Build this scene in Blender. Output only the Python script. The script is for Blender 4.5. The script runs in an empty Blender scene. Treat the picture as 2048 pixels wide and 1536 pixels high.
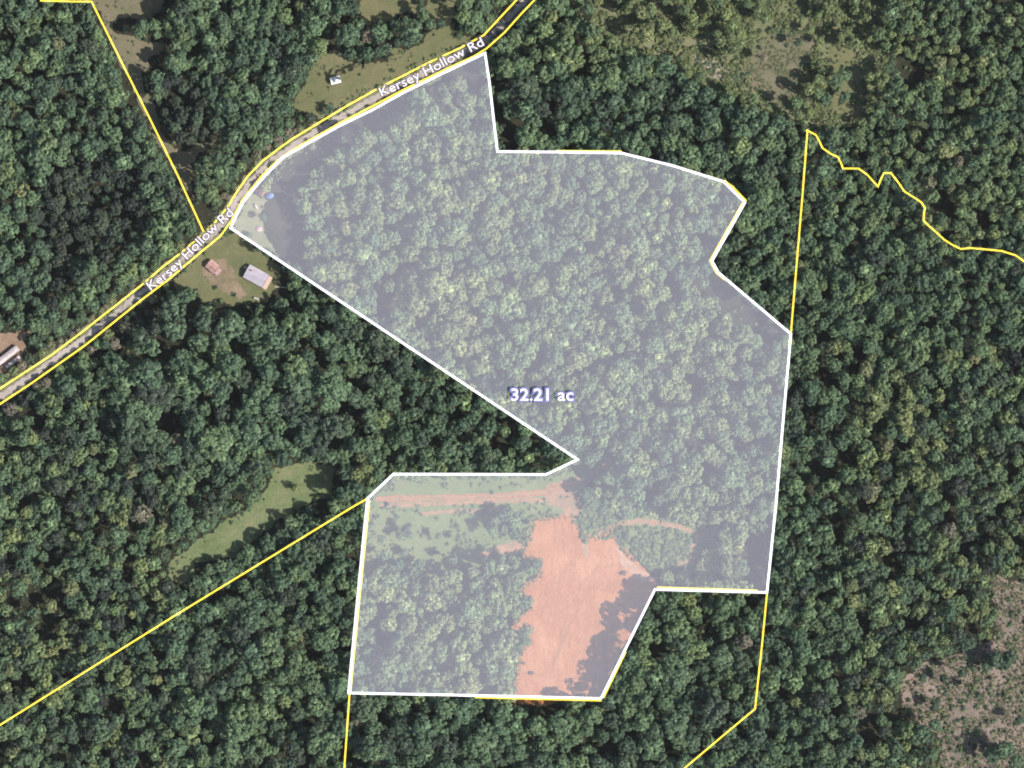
import bpy, bmesh, math, random
from mathutils import Vector, Matrix, noise
from mathutils.geometry import tessellate_polygon
random.seed(11)
R = math.radians
S = bpy.context.scene
COL = S.collection

# ---------------------------------------------------------------- camera, sky, sun, exposure
MPP = 0.396            # metres of ground per pixel of the 2048 x 1536 photograph
CAM_H = 2500.0
HAZE = 0.8e-5
cam_d = bpy.data.cameras.new('camera'); cam = bpy.data.objects.new('camera', cam_d); COL.objects.link(cam)
cam.location = (0, 0, CAM_H); cam.rotation_euler = (0, 0, 0)
cam_d.sensor_width = 36.0
cam_d.lens = 36.0 * CAM_H / (2048 * MPP)
cam_d.clip_start = 10; cam_d.clip_end = 20000
S.camera = cam

SUN_EL, SUN_DIR = 38.0, (0.94, -0.34)       # the sun stands low in the east-south-east
world = bpy.data.worlds.new('World'); S.world = world; world.use_nodes = True
nt = world.node_tree
sky = nt.nodes.new('ShaderNodeTexSky'); sky.sky_type = 'NISHITA'; sky.sun_disc = False
sky.sun_elevation = R(SUN_EL); sky.sun_rotation = math.atan2(SUN_DIR[0], SUN_DIR[1])
bg = nt.nodes['Background']; nt.links.new(sky.outputs[0], bg.inputs[0]); bg.inputs[1].default_value = 0.10

sun_d = bpy.data.lights.new('sun', 'SUN'); sun = bpy.data.objects.new('sun', sun_d); COL.objects.link(sun)
sun_d.energy = 5.0; sun_d.angle = R(0.5); sun_d.color = (1.0, 0.95, 0.88)
d = Vector((SUN_DIR[0], SUN_DIR[1], 0)).normalized() * math.cos(R(SUN_EL)); d.z = math.sin(R(SUN_EL))
sun.rotation_euler = d.to_track_quat('Z', 'Y').to_euler()
sun.location = (0, 0, 400)
S.view_settings.view_transform = 'Standard'; S.view_settings.look = 'None'
S.view_settings.exposure = 0.7; S.view_settings.gamma = 1.0; S.view_settings.use_curve_mapping = False
S.render.engine = 'CYCLES'
S.cycles.max_bounces = 4; S.cycles.diffuse_bounces = 2; S.cycles.transparent_max_bounces = 8
S.cycles.filter_width = 1.9

# ---------------------------------------------------------------- helpers
def W(px, py, z=0.0):
    """point of the place that the map shows at pixel (px, py), at height z"""
    k = MPP * (CAM_H - z) / CAM_H
    return Vector(((px - 1024) * k, (768 - py) * k, z))

def tag(o, label=None, cat=None, group=None, kind=None):
    if label: o['label'] = label
    if cat: o['category'] = cat
    if group: o['group'] = group
    if kind: o['kind'] = kind
    return o

def link(name, me, mat=None, parent=None, loc=None):
    o = bpy.data.objects.new(name, me); COL.objects.link(o)
    if me is not None and mat is not None and len(me.materials) == 0: me.materials.append(mat)
    if parent is not None: o.parent = parent
    if loc is not None: o.location = loc
    return o

def empty(name, loc, rz=0.0):
    o = bpy.data.objects.new(name, None); COL.objects.link(o)
    o.location = loc; o.rotation_euler = (0, 0, rz); o.empty_display_size = 2
    return o

class MB:
    """collects vertices and faces of one mesh"""
    def __init__(self): self.v, self.f = [], []
    def box(self, x0, x1, y0, y1, z0, z1):
        b = len(self.v)
        self.v += [(x0,y0,z0),(x1,y0,z0),(x1,y1,z0),(x0,y1,z0),(x0,y0,z1),(x1,y0,z1),(x1,y1,z1),(x0,y1,z1)]
        self.f += [tuple(b+i for i in q) for q in ((3,2,1,0),(4,5,6,7),(0,1,5,4),(1,2,6,5),(2,3,7,6),(3,0,4,7))]
        return self
    def prism(self, poly, z0, z1):
        b = len(self.v); n = len(poly)
        self.v += [(x,y,z0) for x,y in poly] + [(x,y,z1) for x,y in poly]
        self.f += [tuple(b+i for i in range(n))[::-1], tuple(b+n+i for i in range(n))]
        self.f += [(b+i, b+(i+1)%n, b+n+(i+1)%n, b+n+i) for i in range(n)]
        return self
    def extr(self, prof, x0, x1):
        """profile in the y-z plane pulled along x"""
        b = len(self.v); n = len(prof)
        self.v += [(x0,y,z) for y,z in prof] + [(x1,y,z) for y,z in prof]
        self.f += [tuple(b+i for i in range(n))[::-1], tuple(b+n+i for i in range(n))]
        self.f += [(b+i, b+(i+1)%n, b+n+(i+1)%n, b+n+i) for i in range(n)]
        return self
    def tube(self, p, q, r0, r1, n=6):
        p, q = Vector(p), Vector(q); ax = (q-p).normalized()
        u = ax.orthogonal().normalized(); w = ax.cross(u); b = len(self.v)
        for c, r in ((p, r0), (q, r1)):
            for i in range(n):
                a = 2*math.pi*i/n; self.v.append(tuple(c + u*(math.cos(a)*r) + w*(math.sin(a)*r)))
        self.f += [(b+i, b+(i+1)%n, b+n+(i+1)%n, b+n+i) for i in range(n)]
        self.f += [tuple(b+i for i in range(n))[::-1], tuple(b+n+i for i in range(n))]
        return self
    def mesh(self, name):
        me = bpy.data.meshes.new(name); me.from_pydata(self.v, [], self.f); me.update(); return me
    def build(self, name, mat, parent=None, loc=None):
        return link(name, self.mesh(name), mat, parent, loc)

# ---------------------------------------------------------------- materials
def newmat(name):
    m = bpy.data.materials.new(name); m.use_nodes = True
    t = m.node_tree; t.nodes.clear()
    out = t.nodes.new('ShaderNodeOutputMaterial')
    return m, t, out
def node(t, kind, **kw):
    n = t.nodes.new(kind)
    for k, v in kw.items():
        if k.startswith('i_'): n.inputs[k[2:]].default_value = v
        elif k.startswith('n_'): n.inputs[int(k[2:])].default_value = v
        else: setattr(n, k, v)
    return n
def ramp(t, stops, fac=None, interp='LINEAR'):
    n = t.nodes.new('ShaderNodeValToRGB'); n.color_ramp.interpolation = interp
    e = n.color_ramp.elements
    e[0].position, e[0].color = stops[0][0], (*stops[0][1], 1)
    e[1].position, e[1].color = stops[-1][0], (*stops[-1][1], 1)
    for p, c in stops[1:-1]:
        x = e.new(p); x.color = (*c, 1)
    if fac is not None: t.links.new(fac, n.inputs[0])
    return n
def mix(t, a, b, fac, mode='MIX'):
    n = t.nodes.new('ShaderNodeMix'); n.data_type = 'RGBA'; n.blend_type = mode
    for s, v in ((0, fac), (6, a), (7, b)):
        if isinstance(v, (int, float)): n.inputs[s].default_value = v
        elif isinstance(v, tuple): n.inputs[s].default_value = (*v, 1)
        else: t.links.new(v, n.inputs[s])
    return n.outputs[2]
def noise_tex(t, scale, detail=5, rough=.6, coord=None, dist=0.0):
    n = node(t, 'ShaderNodeTexNoise', i_Scale=scale, i_Detail=detail, i_Roughness=rough, i_Distortion=dist)
    if coord is None:
        coord = t.nodes.new('ShaderNodeTexCoord').outputs['Object']
    t.links.new(coord, n.inputs['Vector']); return n

def ground_mat(name, stops, scales=(.012, .09, .45), bump=.6, extra=None):
    """soil or turf: large blotches, tussocks and speckle"""
    m, t, out = newmat(name)
    big, mid, fin = [noise_tex(t, s, 6, .65) for s in scales]
    a = node(t, 'ShaderNodeMath', operation='MULTIPLY_ADD', n_1=.45); t.links.new(big.outputs[0], a.inputs[0])
    b = node(t, 'ShaderNodeMath', operation='MULTIPLY_ADD', n_1=.35); t.links.new(mid.outputs[0], b.inputs[0])
    c = node(t, 'ShaderNodeMath', operation='MULTIPLY_ADD', n_1=.45, n_2=-.12); t.links.new(fin.outputs[0], c.inputs[0])
    t.links.new(c.outputs[0], b.inputs[2]); t.links.new(b.outputs[0], a.inputs[2])
    r = ramp(t, stops, a.outputs[0])
    col = r.outputs[0]
    if extra: col = extra(t, col)
    bs = node(t, 'ShaderNodeBsdfPrincipled', i_Roughness=.95); bs.inputs['Specular IOR Level'].default_value = .05
    t.links.new(col, bs.inputs['Base Color'])
    bp = node(t, 'ShaderNodeBump', i_Strength=bump, i_Distance=1.0); t.links.new(b.outputs[0], bp.inputs['Height'])
    t.links.new(bp.outputs[0], bs.inputs['Normal'])
    t.links.new(bs.outputs[0], out.inputs[0]); return m

def plain(name, col, rough=.8, var=.15, scale=2.0, spec=.3):
    m, t, out = newmat(name)
    n = noise_tex(t, scale, 4)
    c = ramp(t, [(.3, tuple(x*(1-var) for x in col)), (.7, tuple(min(1, x*(1+var)) for x in col))], n.outputs[0])
    bs = node(t, 'ShaderNodeBsdfPrincipled', i_Roughness=rough); bs.inputs['Specular IOR Level'].default_value = spec
    t.links.new(c.outputs[0], bs.inputs['Base Color']); t.links.new(bs.outputs[0], out.inputs[0]); return m

TONES = [(0.0, (.055,.066,.056)), (.14, (.074,.098,.070)), (.3, (.102,.157,.095)), (.5, (.137,.192,.099)),
         (.68, (.178,.218,.100)), (.84, (.195,.215,.105)), (1.0, (.190,.172,.130))]
def leaf_mat():
    m, t, out = newmat('foliage')
    at = node(t, 'ShaderNodeAttribute', attribute_type='INSTANCER', attribute_name='tone')
    r = ramp(t, TONES, at.outputs['Fac'])
    geo = t.nodes.new('ShaderNodeNewGeometry')
    oi = t.nodes.new('ShaderNodeObjectInfo')
    isl = ramp(t, [(0, (.46,.48,.52)), (.65, (1.0,1.0,1.0)), (1, (1.6,1.58,1.5))], geo.outputs['Random Per Island'])
    c1 = mix(t, r.outputs[0], isl.outputs[0], 1.0, 'MULTIPLY')
    inst = ramp(t, [(0, (.78,.80,.86)), (.5, (1.0,1.0,1.0)), (1, (1.18,1.16,1.06))], oi.outputs['Random'])
    c2 = mix(t, c1, inst.outputs[0], 1.0, 'MULTIPLY')
    df = t.nodes.new('ShaderNodeBsdfDiffuse'); tr = t.nodes.new('ShaderNodeBsdfTranslucent')
    t.links.new(c2, df.inputs[0]); t.links.new(c2, tr.inputs[0])
    mx = node(t, 'ShaderNodeMixShader', n_0=.08); t.links.new(df.outputs[0], mx.inputs[1]); t.links.new(tr.outputs[0], mx.inputs[2])
    t.links.new(mx.outputs[0], out.inputs[0]); return m
M_LEAF = leaf_mat()
M_BARK = plain('bark', (.10,.08,.06), .9)

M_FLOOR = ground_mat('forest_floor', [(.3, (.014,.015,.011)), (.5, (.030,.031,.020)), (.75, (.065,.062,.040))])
M_MEADOW = ground_mat('meadow_grass', [(.28, (.078,.092,.044)), (.45, (.122,.128,.062)), (.6, (.165,.150,.082)), (.8,(.24,.195,.12))])
M_GREEN = ground_mat('green_field', [(.28, (.070,.105,.042)), (.5, (.120,.150,.064)), (.66, (.175,.185,.090)), (.8, (.24,.175,.105))])
M_TAN = ground_mat('dry_grass', [(.28, (.085,.100,.052)), (.44, (.130,.128,.076)), (.58, (.175,.148,.098)), (.78, (.25,.20,.14))])
M_SCRUB = ground_mat('scrub_soil', [(.30, (.085,.090,.058)), (.42, (.135,.118,.092)), (.54, (.235,.180,.150)), (.74, (.36,.27,.22))], (.018,.10,.5), 1.2)
def streaks(t, col):
    # grading marks of the bulldozer: long faint scrapes
    tc = t.nodes.new('ShaderNodeTexCoord'); mp = node(t, 'ShaderNodeMapping'); mp.inputs['Rotation'].default_value = (0, 0, R(-14)); mp.inputs['Scale'].default_value = (.16, .022, 1)
    t.links.new(tc.outputs['Object'], mp.inputs[0])
    n = noise_tex(t, 1.0, 6, .7, mp.outputs[0], 1.6)
    c = ramp(t, [(.3, (.86,.80,.76)), (.5, (1,1,1)), (.72, (1.10,1.18,1.26))], n.outputs[0])
    return mix(t, col, c.outputs[0], 1.0, 'MULTIPLY')
M_CLAY = ground_mat('red_clay', [(.28, (.20,.078,.031)), (.5, (.30,.130,.056)), (.72, (.40,.205,.11))], (.018,.06,.5), 1.0, streaks)
M_VERGE = ground_mat('verge_grass', [(.28, (.085,.105,.050)), (.48, (.15,.155,.082)), (.72, (.24,.22,.135))])
M_LONG = ground_mat('hay_field', [(.28, (.080,.110,.050)), (.46, (.128,.160,.074)), (.6, (.18,.19,.100)), (.78, (.25,.22,.13))], (.02,.08,.4), .9)
M_WORN = ground_mat('worn_turf', [(.30, (.10,.10,.055)), (.45, (.17,.14,.09)), (.62, (.27,.195,.14)), (.8, (.36,.27,.20))], (.05,.15,.5), .7)
M_RUT = ground_mat('clay_rut', [(.28, (.20,.085,.040)), (.5, (.30,.150,.078)), (.75, (.40,.24,.15))], (.03,.15,.5), .6)
M_PALECLAY = ground_mat('pale_clay', [(.28, (.24,.12,.06)), (.5, (.32,.19,.12)), (.75, (.40,.28,.20))], (.02,.1,.5), .8)
M_TRACK = ground_mat('worn_clay', [(.30, (.10,.125,.055)), (.42, (.17,.135,.075)), (.54, (.27,.155,.09)), (.75, (.38,.24,.16))], (.05,.16,.5), .6)
M_ROAD = ground_mat('road_gravel', [(.28, (.16,.13,.115)), (.5, (.36,.31,.28)), (.78, (.48,.42,.38))], (.03,.2,.8), .3)
M_GRAVEL = ground_mat('pale_gravel', [(.32, (.12,.12,.075)), (.47, (.22,.19,.14)), (.7, (.46,.39,.33))], (.05,.2,.6), 1.0)
M_YARD = ground_mat('bare_yard', [(.28, (.15,.105,.07)), (.5, (.24,.165,.115)), (.78, (.38,.29,.23))], (.03,.15,.5), .5)

M_METAL_ROOF = plain('grey_metal_roof', (.40,.36,.40), .45, .12, .25)
M_WHITE = plain('white_paint', (.70,.67,.65), .6, .1)
M_PALEROOF = plain('weathered_pale_roof', (.46,.40,.40), .7, .25, .4)
M_GREYVAN = plain('grey_van_paint', (.42,.40,.40), .5, .1)
M_TANW = plain('tan_siding', (.42,.33,.25), .8)
M_TANROOF = plain('tan_porch_roof', (.50,.36,.29), .8, .2)
M_RUST = plain('rusty_roof', (.40,.24,.21), .7, .35, .35)
M_REDROOF = plain('red_roof', (.36,.14,.13), .6, .2, .4)
M_BLUE = plain('blue_tarp', (.10,.155,.34), .5, .25, .5)
M_DARK = plain('dark_glass', (.03,.035,.045), .2, .1)
M_BRICK = plain('chimney_brick', (.28,.13,.09), .9)
M_WOOD = plain('weathered_wood', (.34,.29,.24), .9, .25)
M_PALEWOOD = plain('pale_wood', (.55,.47,.40), .9, .2)
M_BRUSHWOOD = plain('cut_brush', (.10,.06,.045), .95, .4)
M_RUBBER = plain('rubber', (.02,.02,.02), .9)
M_PINK = plain('faded_pink_paint', (.38,.25,.24), .6, .3)

# ---------------------------------------------------------------- the shapes of the place, traced on the map
PARCEL = [(461,456),(472,432),(486,404),(506,379),(531,350),(564,316),(620,284),(678,252),(744,220),(805,186),(880,149),(970,106),
          (979,165),(987,235),(995,303),(1120,304),(1243,306),(1345,331),(1447,363),(1490,405),(1424,522),(1437,545),(1582,668),
          (1570,800),(1552,1010),(1534,1185),(1422,1182),(1310,1179),(1256,1288),(1202,1397),(950,1391),(697,1386),(707,1280),(727,1075),
          (735,997),(787,948),(1092,949),(1155,919)]
ROAD = [(-140,890),(-60,834),(0,793),(60,754),(137,698),(168,677),(286,583),(334,545),(385,503),(434,460),(458,430),(476,396),(510,352),
        (540,323),(607,278),(660,247),(700,223),(753,194),(805,165),(860,139),(915,113),(960,88),(1000,55),(1038,14),(1075,-28),(1150,-110)]
POLY = {
 'tan_strip': [(185,0),(294,-40),(330,0),(318,20),(300,34),(239,38),(226,48),(236,68),(280,79),(328,85),(328,106),(301,109),(297,137),(284,147),(290,178),
     (301,198),(321,256),(342,297),(376,304),(403,287),(431,280),(410,301),(379,328),(383,359),(379,383),(393,410),(417,420),(415,455),(404,462),
     (376,386),(342,325),(308,273),(284,212),(260,164),(236,113),(219,75),(202,38)],
 'meadow': [(588,235),(615,222),(640,236),(700,205),(752,178),(860,122),(952,72),(930,70),(915,83),(908,45),(885,55),(850,72),(835,92),(790,98),(775,125),
     (700,125),(670,105),(650,110),(625,130),(610,170),(590,200)],
 'high_meadow': [(725,-30),(830,-30),(836,28),(795,24),(780,44),(735,44),(718,20)],
 'corner_meadow': [(855,-30),(908,-30),(912,36),(868,30),(850,16)],
 'glade': [(1508,79),(1539,68),(1587,61),(1632,79),(1632,102),(1615,137),(1601,154),(1601,191),(1584,205),(1553,219),(1526,205),(1508,178),(1495,154),(1485,137),(1502,119)],
 'yard_patch': [(402,545),(412,520),(448,522),(462,540),(490,585),(478,596),(440,578),(415,566)],
 'small_glade': [(1655,85),(1700,90),(1732,130),(1725,165),(1732,200),(1715,240),(1680,230),(1655,205),(1668,180),(1660,150)],
 'yard': [(430,482),(470,466),(500,482),(520,505),(556,535),(566,572),(548,582),(535,607),(500,604),(470,612),(440,598),(405,600),(396,578),(368,572),(352,585),(345,570),(376,540),(395,515),(412,498)],
 'corner_grass': [(465,455),(490,410),(508,385),(532,398),(516,436),(532,470),(552,508),(515,488)],
 'long_field': [(554,934),(598,927),(673,931),(670,961),(663,992),(625,1005),(600,1018),(560,1040),(520,1072),(488,1094),(472,1113),(427,1122),(390,1128),
     (393,1151),(359,1170),(340,1158),(342,1124),(376,1100),(431,1052),(461,1038),(500,1020),(530,985)],
 'parcel_field': [(727,1060),(735,1000),(787,952),(1092,953),(1155,923),(1215,915),(1228,935),(1180,958),(1150,985),(1165,1010),(1215,1025),(1280,1030),(1400,1045),
     (1425,1080),(1400,1150),(1320,1150),(1250,1110),(1230,1075),(1170,1085),(1060,1040),(1030,1100),(960,1135),(880,1158),(830,1140),(780,1140),(722,1150)],
 'clay': [(1068,1036),(1100,1034),(1138,1028),(1148,1041),(1160,1051),(1165,1068),(1180,1076),(1212,1060),(1239,1048),(1243,1058),(1234,1073),(1247,1093),
     (1266,1113),(1286,1135),(1299,1147),(1314,1166),(1310,1180),(1262,1280),(1212,1380),(1190,1394),(1130,1398),(1085,1412),(1030,1408),(1029,1366),
     (1040,1301),(1060,1284),(1019,1252),(1060,1216),(1036,1178),(1077,1151),(1081,1124),(1040,1113),(1060,1079),(1062,1055)],
 'clay_spur': [(955,1108),(1000,1090),(1030,1080),(1050,1092),(1040,1112),(1000,1108),(965,1116)],
 'track_fork': [(1093,970),(1143,958),(1150,980),(1165,1012),(1150,1042),(1136,1032),(1120,1010),(1085,1000)],
 'scrub': [(1985,1150),(2048,1165),(2130,1180),(2130,1620),(1930,1620),(1870,1540),(1888,1490),(1850,1450),(1800,1432),(1806,1365),(1845,1325),(1905,1310),
     (1980,1284),(1997,1230),(1984,1189)],
 'left_yard': [(-60,672),(10,668),(40,660),(62,662),(48,685),(44,712),(30,728),(0,745),(-60,770)],
 'gravel_wash': [(1384,106),(1405,112),(1430,122),(1460,135),(1492,160),(1478,172),(1450,160),(1420,150),(1395,132)],
 'far_wash': [(1806,232),(1835,236),(1862,250),(1850,260),(1815,250)],
 # treeless but dark ground
 'gap_road': [(575,320),(640,285),(700,250),(800,198),(970,112),(976,170),(955,195),(905,160),(862,182),(800,222),(775,262),(715,282),(655,322),(612,352),
     (600,400),(612,470),(618,560),(575,530),(540,490),(530,440),(525,400),(545,355)],
 'gap_east': [(1424,530),(1440,550),(1500,600),(1575,665),(1540,700),(1480,650),(1420,600),(1408,560)],
 'gap_corner': [(1480,1090),(1510,1060),(1545,1060),(1537,1180),(1480,1178),(1490,1130)],
 'gap_clay': [(1308,1178),(1310,1183),(1260,1280),(1203,1396),(1085,1400),(1085,1370),(1140,1350),(1175,1305),(1205,1260),(1225,1210)],
 'gap_house': [(545,528),(585,540),(588,585),(548,606)],
 'gap_top': [(975,180),(1010,215),(1050,240),(1045,300),(1000,300)],
}
TRACKS = {
 'upper_track': [(742,998),(800,997),(920,995),(1031,990),(1093,984),(1143,964),(1190,946),(1222,922)],
 'lower_track': [(760,1012),(850,1008),(950,1005),(1050,1000),(1093,1001),(1130,1018),(1136,1032)],
 'third_track': [(840,1028),(905,1022),(960,1022),(1000,1016)],
 'loop_track': [(1177,1073),(1212,1059),(1242,1047),(1291,1042),(1360,1053),(1402,1071),(1388,1093),(1383,1115),(1353,1133)],
}
def inside(poly, x, y):
    c = False; j = len(poly) - 1
    for i in range(len(poly)):
        xi, yi = poly[i]; xj, yj = poly[j]
        if (yi > y) != (yj > y) and x < (xj-xi)*(y-yi)/(yj-yi) + xi: c = not c
        j = i
    return c
def seg_d(px, py, a, b):
    dx, dy = b[0]-a[0], b[1]-a[1]; l = dx*dx+dy*dy
    u = 0 if l == 0 else max(0, min(1, ((px-a[0])*dx+(py-a[1])*dy)/l))
    return math.hypot(px-a[0]-u*dx, py-a[1]-u*dy)
def line_d(line, x, y): return min(seg_d(x, y, line[i], line[i+1]) for i in range(len(line)-1))
def edge_d(poly, x, y): return line_d(poly + poly[:1], x, y)
BB = {k: (min(p[0] for p in v), max(p[0] for p in v), min(p[1] for p in v), max(p[1] for p in v)) for k, v in POLY.items()}
def within(k, x, y):
    b = BB[k]
    return b[0] <= x <= b[1] and b[2] <= y <= b[3] and inside(POLY[k], x, y)

# ---------------------------------------------------------------- the ground
def ground_mesh():
    mb = MB(); n = 24; ext = 4500.0
    xs = [-ext, -2200, -1100] + [-700 + 1400*i/n for i in range(n+1)] + [1100, 2200, ext]
    for y in xs:
        for x in xs: mb.v.append((x, y, 0))
    m = len(xs)
    for j in range(m-1):
        for i in range(m-1): mb.f.append((j*m+i, j*m+i+1, (j+1)*m+i+1, (j+1)*m+i))
    return mb.mesh('ground')
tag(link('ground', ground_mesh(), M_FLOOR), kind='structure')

def jag(poly, amp=4.0, step=5.0, seed=0, closed=True):
    """outline with a ragged natural edge"""
    out = []; n = len(poly)
    for i in range(n if closed else n-1):
        a, b = poly[i], poly[(i+1) % n]
        l = math.hypot(b[0]-a[0], b[1]-a[1]); k = max(1, int(l/step))
        for q in range(k):
            t = q/k; x, y = a[0]+(b[0]-a[0])*t, a[1]+(b[1]-a[1])*t
            v = noise.noise_vector(Vector((x*.035, y*.035, seed*7.1)))*amp + noise.noise_vector(Vector((x*.16, y*.16, seed*3.3)))*amp*.7
            out.append((x+v.x, y+v.y))
    if not closed: out.append(poly[-1])
    return out
def sheet_mesh(name, poly, z):
    pts = [W(x, y, z) for x, y in poly]
    tri = tessellate_polygon([pts])
    fs = []
    for a, b, c in tri:
        nrm = (pts[b]-pts[a]).cross(pts[c]-pts[a])
        fs.append((a, b, c) if nrm.z > 0 else (a, c, b))
    me = bpy.data.meshes.new(name); me.from_pydata([tuple(p) for p in pts], [], fs); me.update(); return me
def ribbon_mesh(name, line, width, z, ragged=0.0, seed=0, step=6.0, thick=0.0):
    pts = []
    for i in range(len(line)-1):
        a, b = line[i], line[i+1]; l = math.hypot(b[0]-a[0], b[1]-a[1]); k = max(1, int(l/step)) if ragged else 1
        for q in range(k): pts.append((a[0]+(b[0]-a[0])*q/k, a[1]+(b[1]-a[1])*q/k))
    pts.append(line[-1])
    L, Rr = [], []
    for i, p in enumerate(pts):
        a = pts[max(0, i-1)]; b = pts[min(len(pts)-1, i+1)]
        def nrm(u, v):
            l = math.hypot(v[0]-u[0], v[1]-u[1]) or 1; return (-(v[1]-u[1])/l, (v[0]-u[0])/l)
        if 0 < i < len(pts)-1:
            n0, n1 = nrm(a, p), nrm(p, b); bx, by = n0[0]+n1[0], n0[1]+n1[1]; l = math.hypot(bx, by) or 1
            bx, by = bx/l, by/l; kk = 1/max(.45, bx*n1[0]+by*n1[1])
        else:
            (bx, by), kk = nrm(a, b), 1
        w0 = w1 = width/2*kk
        if ragged:
            w0 += ragged*noise.noise(Vector((p[0]*.12, p[1]*.12, seed))); w1 += ragged*noise.noise(Vector((p[0]*.12, p[1]*.12, seed+50)))
        L.append(W(p[0]+bx*w0, p[1]+by*w0, z)); Rr.append(W(p[0]-bx*w1, p[1]-by*w1, z))
    n = len(pts); v = [tuple(q) for q in L+Rr]; f = [(i, i+1, n+i+1, n+i) for i in range(n-1)]
    if thick:
        v += [(x, y, zz-thick) for x, y, zz in v]; m = 2*n
        f += [(n+i+m, n+i+1+m, i+1+m, i+m) for i in range(n-1)]
        f += [(i+1, i, i+m, i+1+m) for i in range(n-1)] + [(n+i, n+i+1, n+i+1+m, n+i+m) for i in range(n-1)]
        f += [(0, n, n+m, m), (n-1+n, n-1, n-1+m, n-1+n+m)]
    me = bpy.data.meshes.new(name); me.from_pydata(v, [], f); me.update(); return me

sheets = [('meadow', 'meadow', M_MEADOW), ('meadow', 'high_meadow', M_MEADOW), ('meadow', 'corner_meadow', M_MEADOW), ('grass_strip', 'tan_strip', M_TAN),
          ('glade', 'glade', M_TAN), ('glade', 'small_glade', M_MEADOW), ('house_yard', 'yard', M_MEADOW), ('grass_corner', 'corner_grass', M_VERGE),
          ('long_field', 'long_field', M_LONG), ('green_field', 'parcel_field', M_GREEN), ('scrubland', 'scrub', M_SCRUB), ('bare_yard', 'left_yard', M_YARD),
          ('gravel_wash', 'gravel_wash', M_GRAVEL), ('gravel_wash', 'far_wash', M_GRAVEL)]
for i, (nm, key, mat) in enumerate(sheets):
    tag(link(nm, sheet_mesh(nm, jag(POLY[key], 8.0, 3.0, i), .05), mat), kind='structure')
tag(link('worn_ground', sheet_mesh('worn_ground', jag(POLY['yard_patch'], 9, 3, 44), .10), M_WORN), kind='structure')
brush_zone = [(1170,-40),(1480,-40),(1770,-40),(1775,150),(1745,250),(1640,262),(1560,240),(1490,215),(1430,185),(1380,150),(1320,125),(1240,95),(1190,50)]
tag(link('rough_pasture', sheet_mesh('rough_pasture', jag(brush_zone, 9, 5, 40), .04), M_VERGE), kind='structure')
for i, (ln, wd) in enumerate((([(1112,1042),(1118,1110),(1108,1190),(1100,1270),(1092,1360)], 2.0), ([(1150,1080),(1150,1150),(1138,1230),(1120,1300),(1098,1352)], 1.6),
      ([(1240,1075),(1205,1120),(1165,1175),(1130,1250),(1110,1330)], 2.2), ([(1090,1100),(1130,1140),(1190,1165),(1260,1165)], 1.6))):
    tag(link('wheel_rut', ribbon_mesh('wheel_rut', jag(ln, 5, 6, 70+i, False), wd*.8, .20+.02*i, 1.3, i+.5), M_RUT), kind='structure')
# lawn margin along the road
tag(link('road_verge', ribbon_mesh('road_verge', ROAD, 32, .08, 9, 4), M_VERGE), kind='structure')
tag(link('clay_clearing', sheet_mesh('clay_clearing', jag(POLY['clay'], 6.0, 2.5, 21), .12), M_CLAY), kind='structure')
tag(link('clay_patch', sheet_mesh('clay_patch', jag(POLY['clay_spur'], 3.5, 3.0, 22), .12), M_TRACK), kind='structure')
tag(link('clay_patch', sheet_mesh('clay_patch', jag(POLY['track_fork'], 4, 3.0, 23), .10), M_TRACK), kind='structure')
tag(link('weedy_patch', sheet_mesh('weedy_patch', jag([(1163,1062),(1172,1078),(1180,1100),(1176,1116),(1166,1112),(1164,1090),(1160,1072)], 4, 2.5, 61), .16), M_TRACK), kind='structure')
tag(link('pale_clay', sheet_mesh('pale_clay', jag([(1229,1090),(1249,1108),(1286,1142),(1313,1167),(1299,1167),(1266,1150),(1239,1128)], 8, 2.0, 62), .16), M_PALECLAY), kind='structure')
for i, (nm, wd) in enumerate((('upper_track', 13), ('lower_track', 9), ('third_track', 7), ('loop_track', 10))):
    tag(link('dirt_track', ribbon_mesh('dirt_track', TRACKS[nm], wd, .15+.03*i, 5, i), M_TRACK), kind='structure')
for off in (-4, 4):     # the two ruts worn into the upper track
    tag(link('wheel_rut', ribbon_mesh('wheel_rut', [(x, y+off) for x, y in TRACKS['upper_track'][:6]], 1.8, .28, .8, off), M_CLAY), kind='structure')
tag(link('road', ribbon_mesh('road', ROAD, 11, .20, 5, 9, 4), M_ROAD), kind='structure')
tag(link('driveway', ribbon_mesh('driveway', [(444,474),(456,490),(468,504),(480,516),(488,528)], 5, .24, 6, 12), M_TAN), kind='structure')

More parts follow.
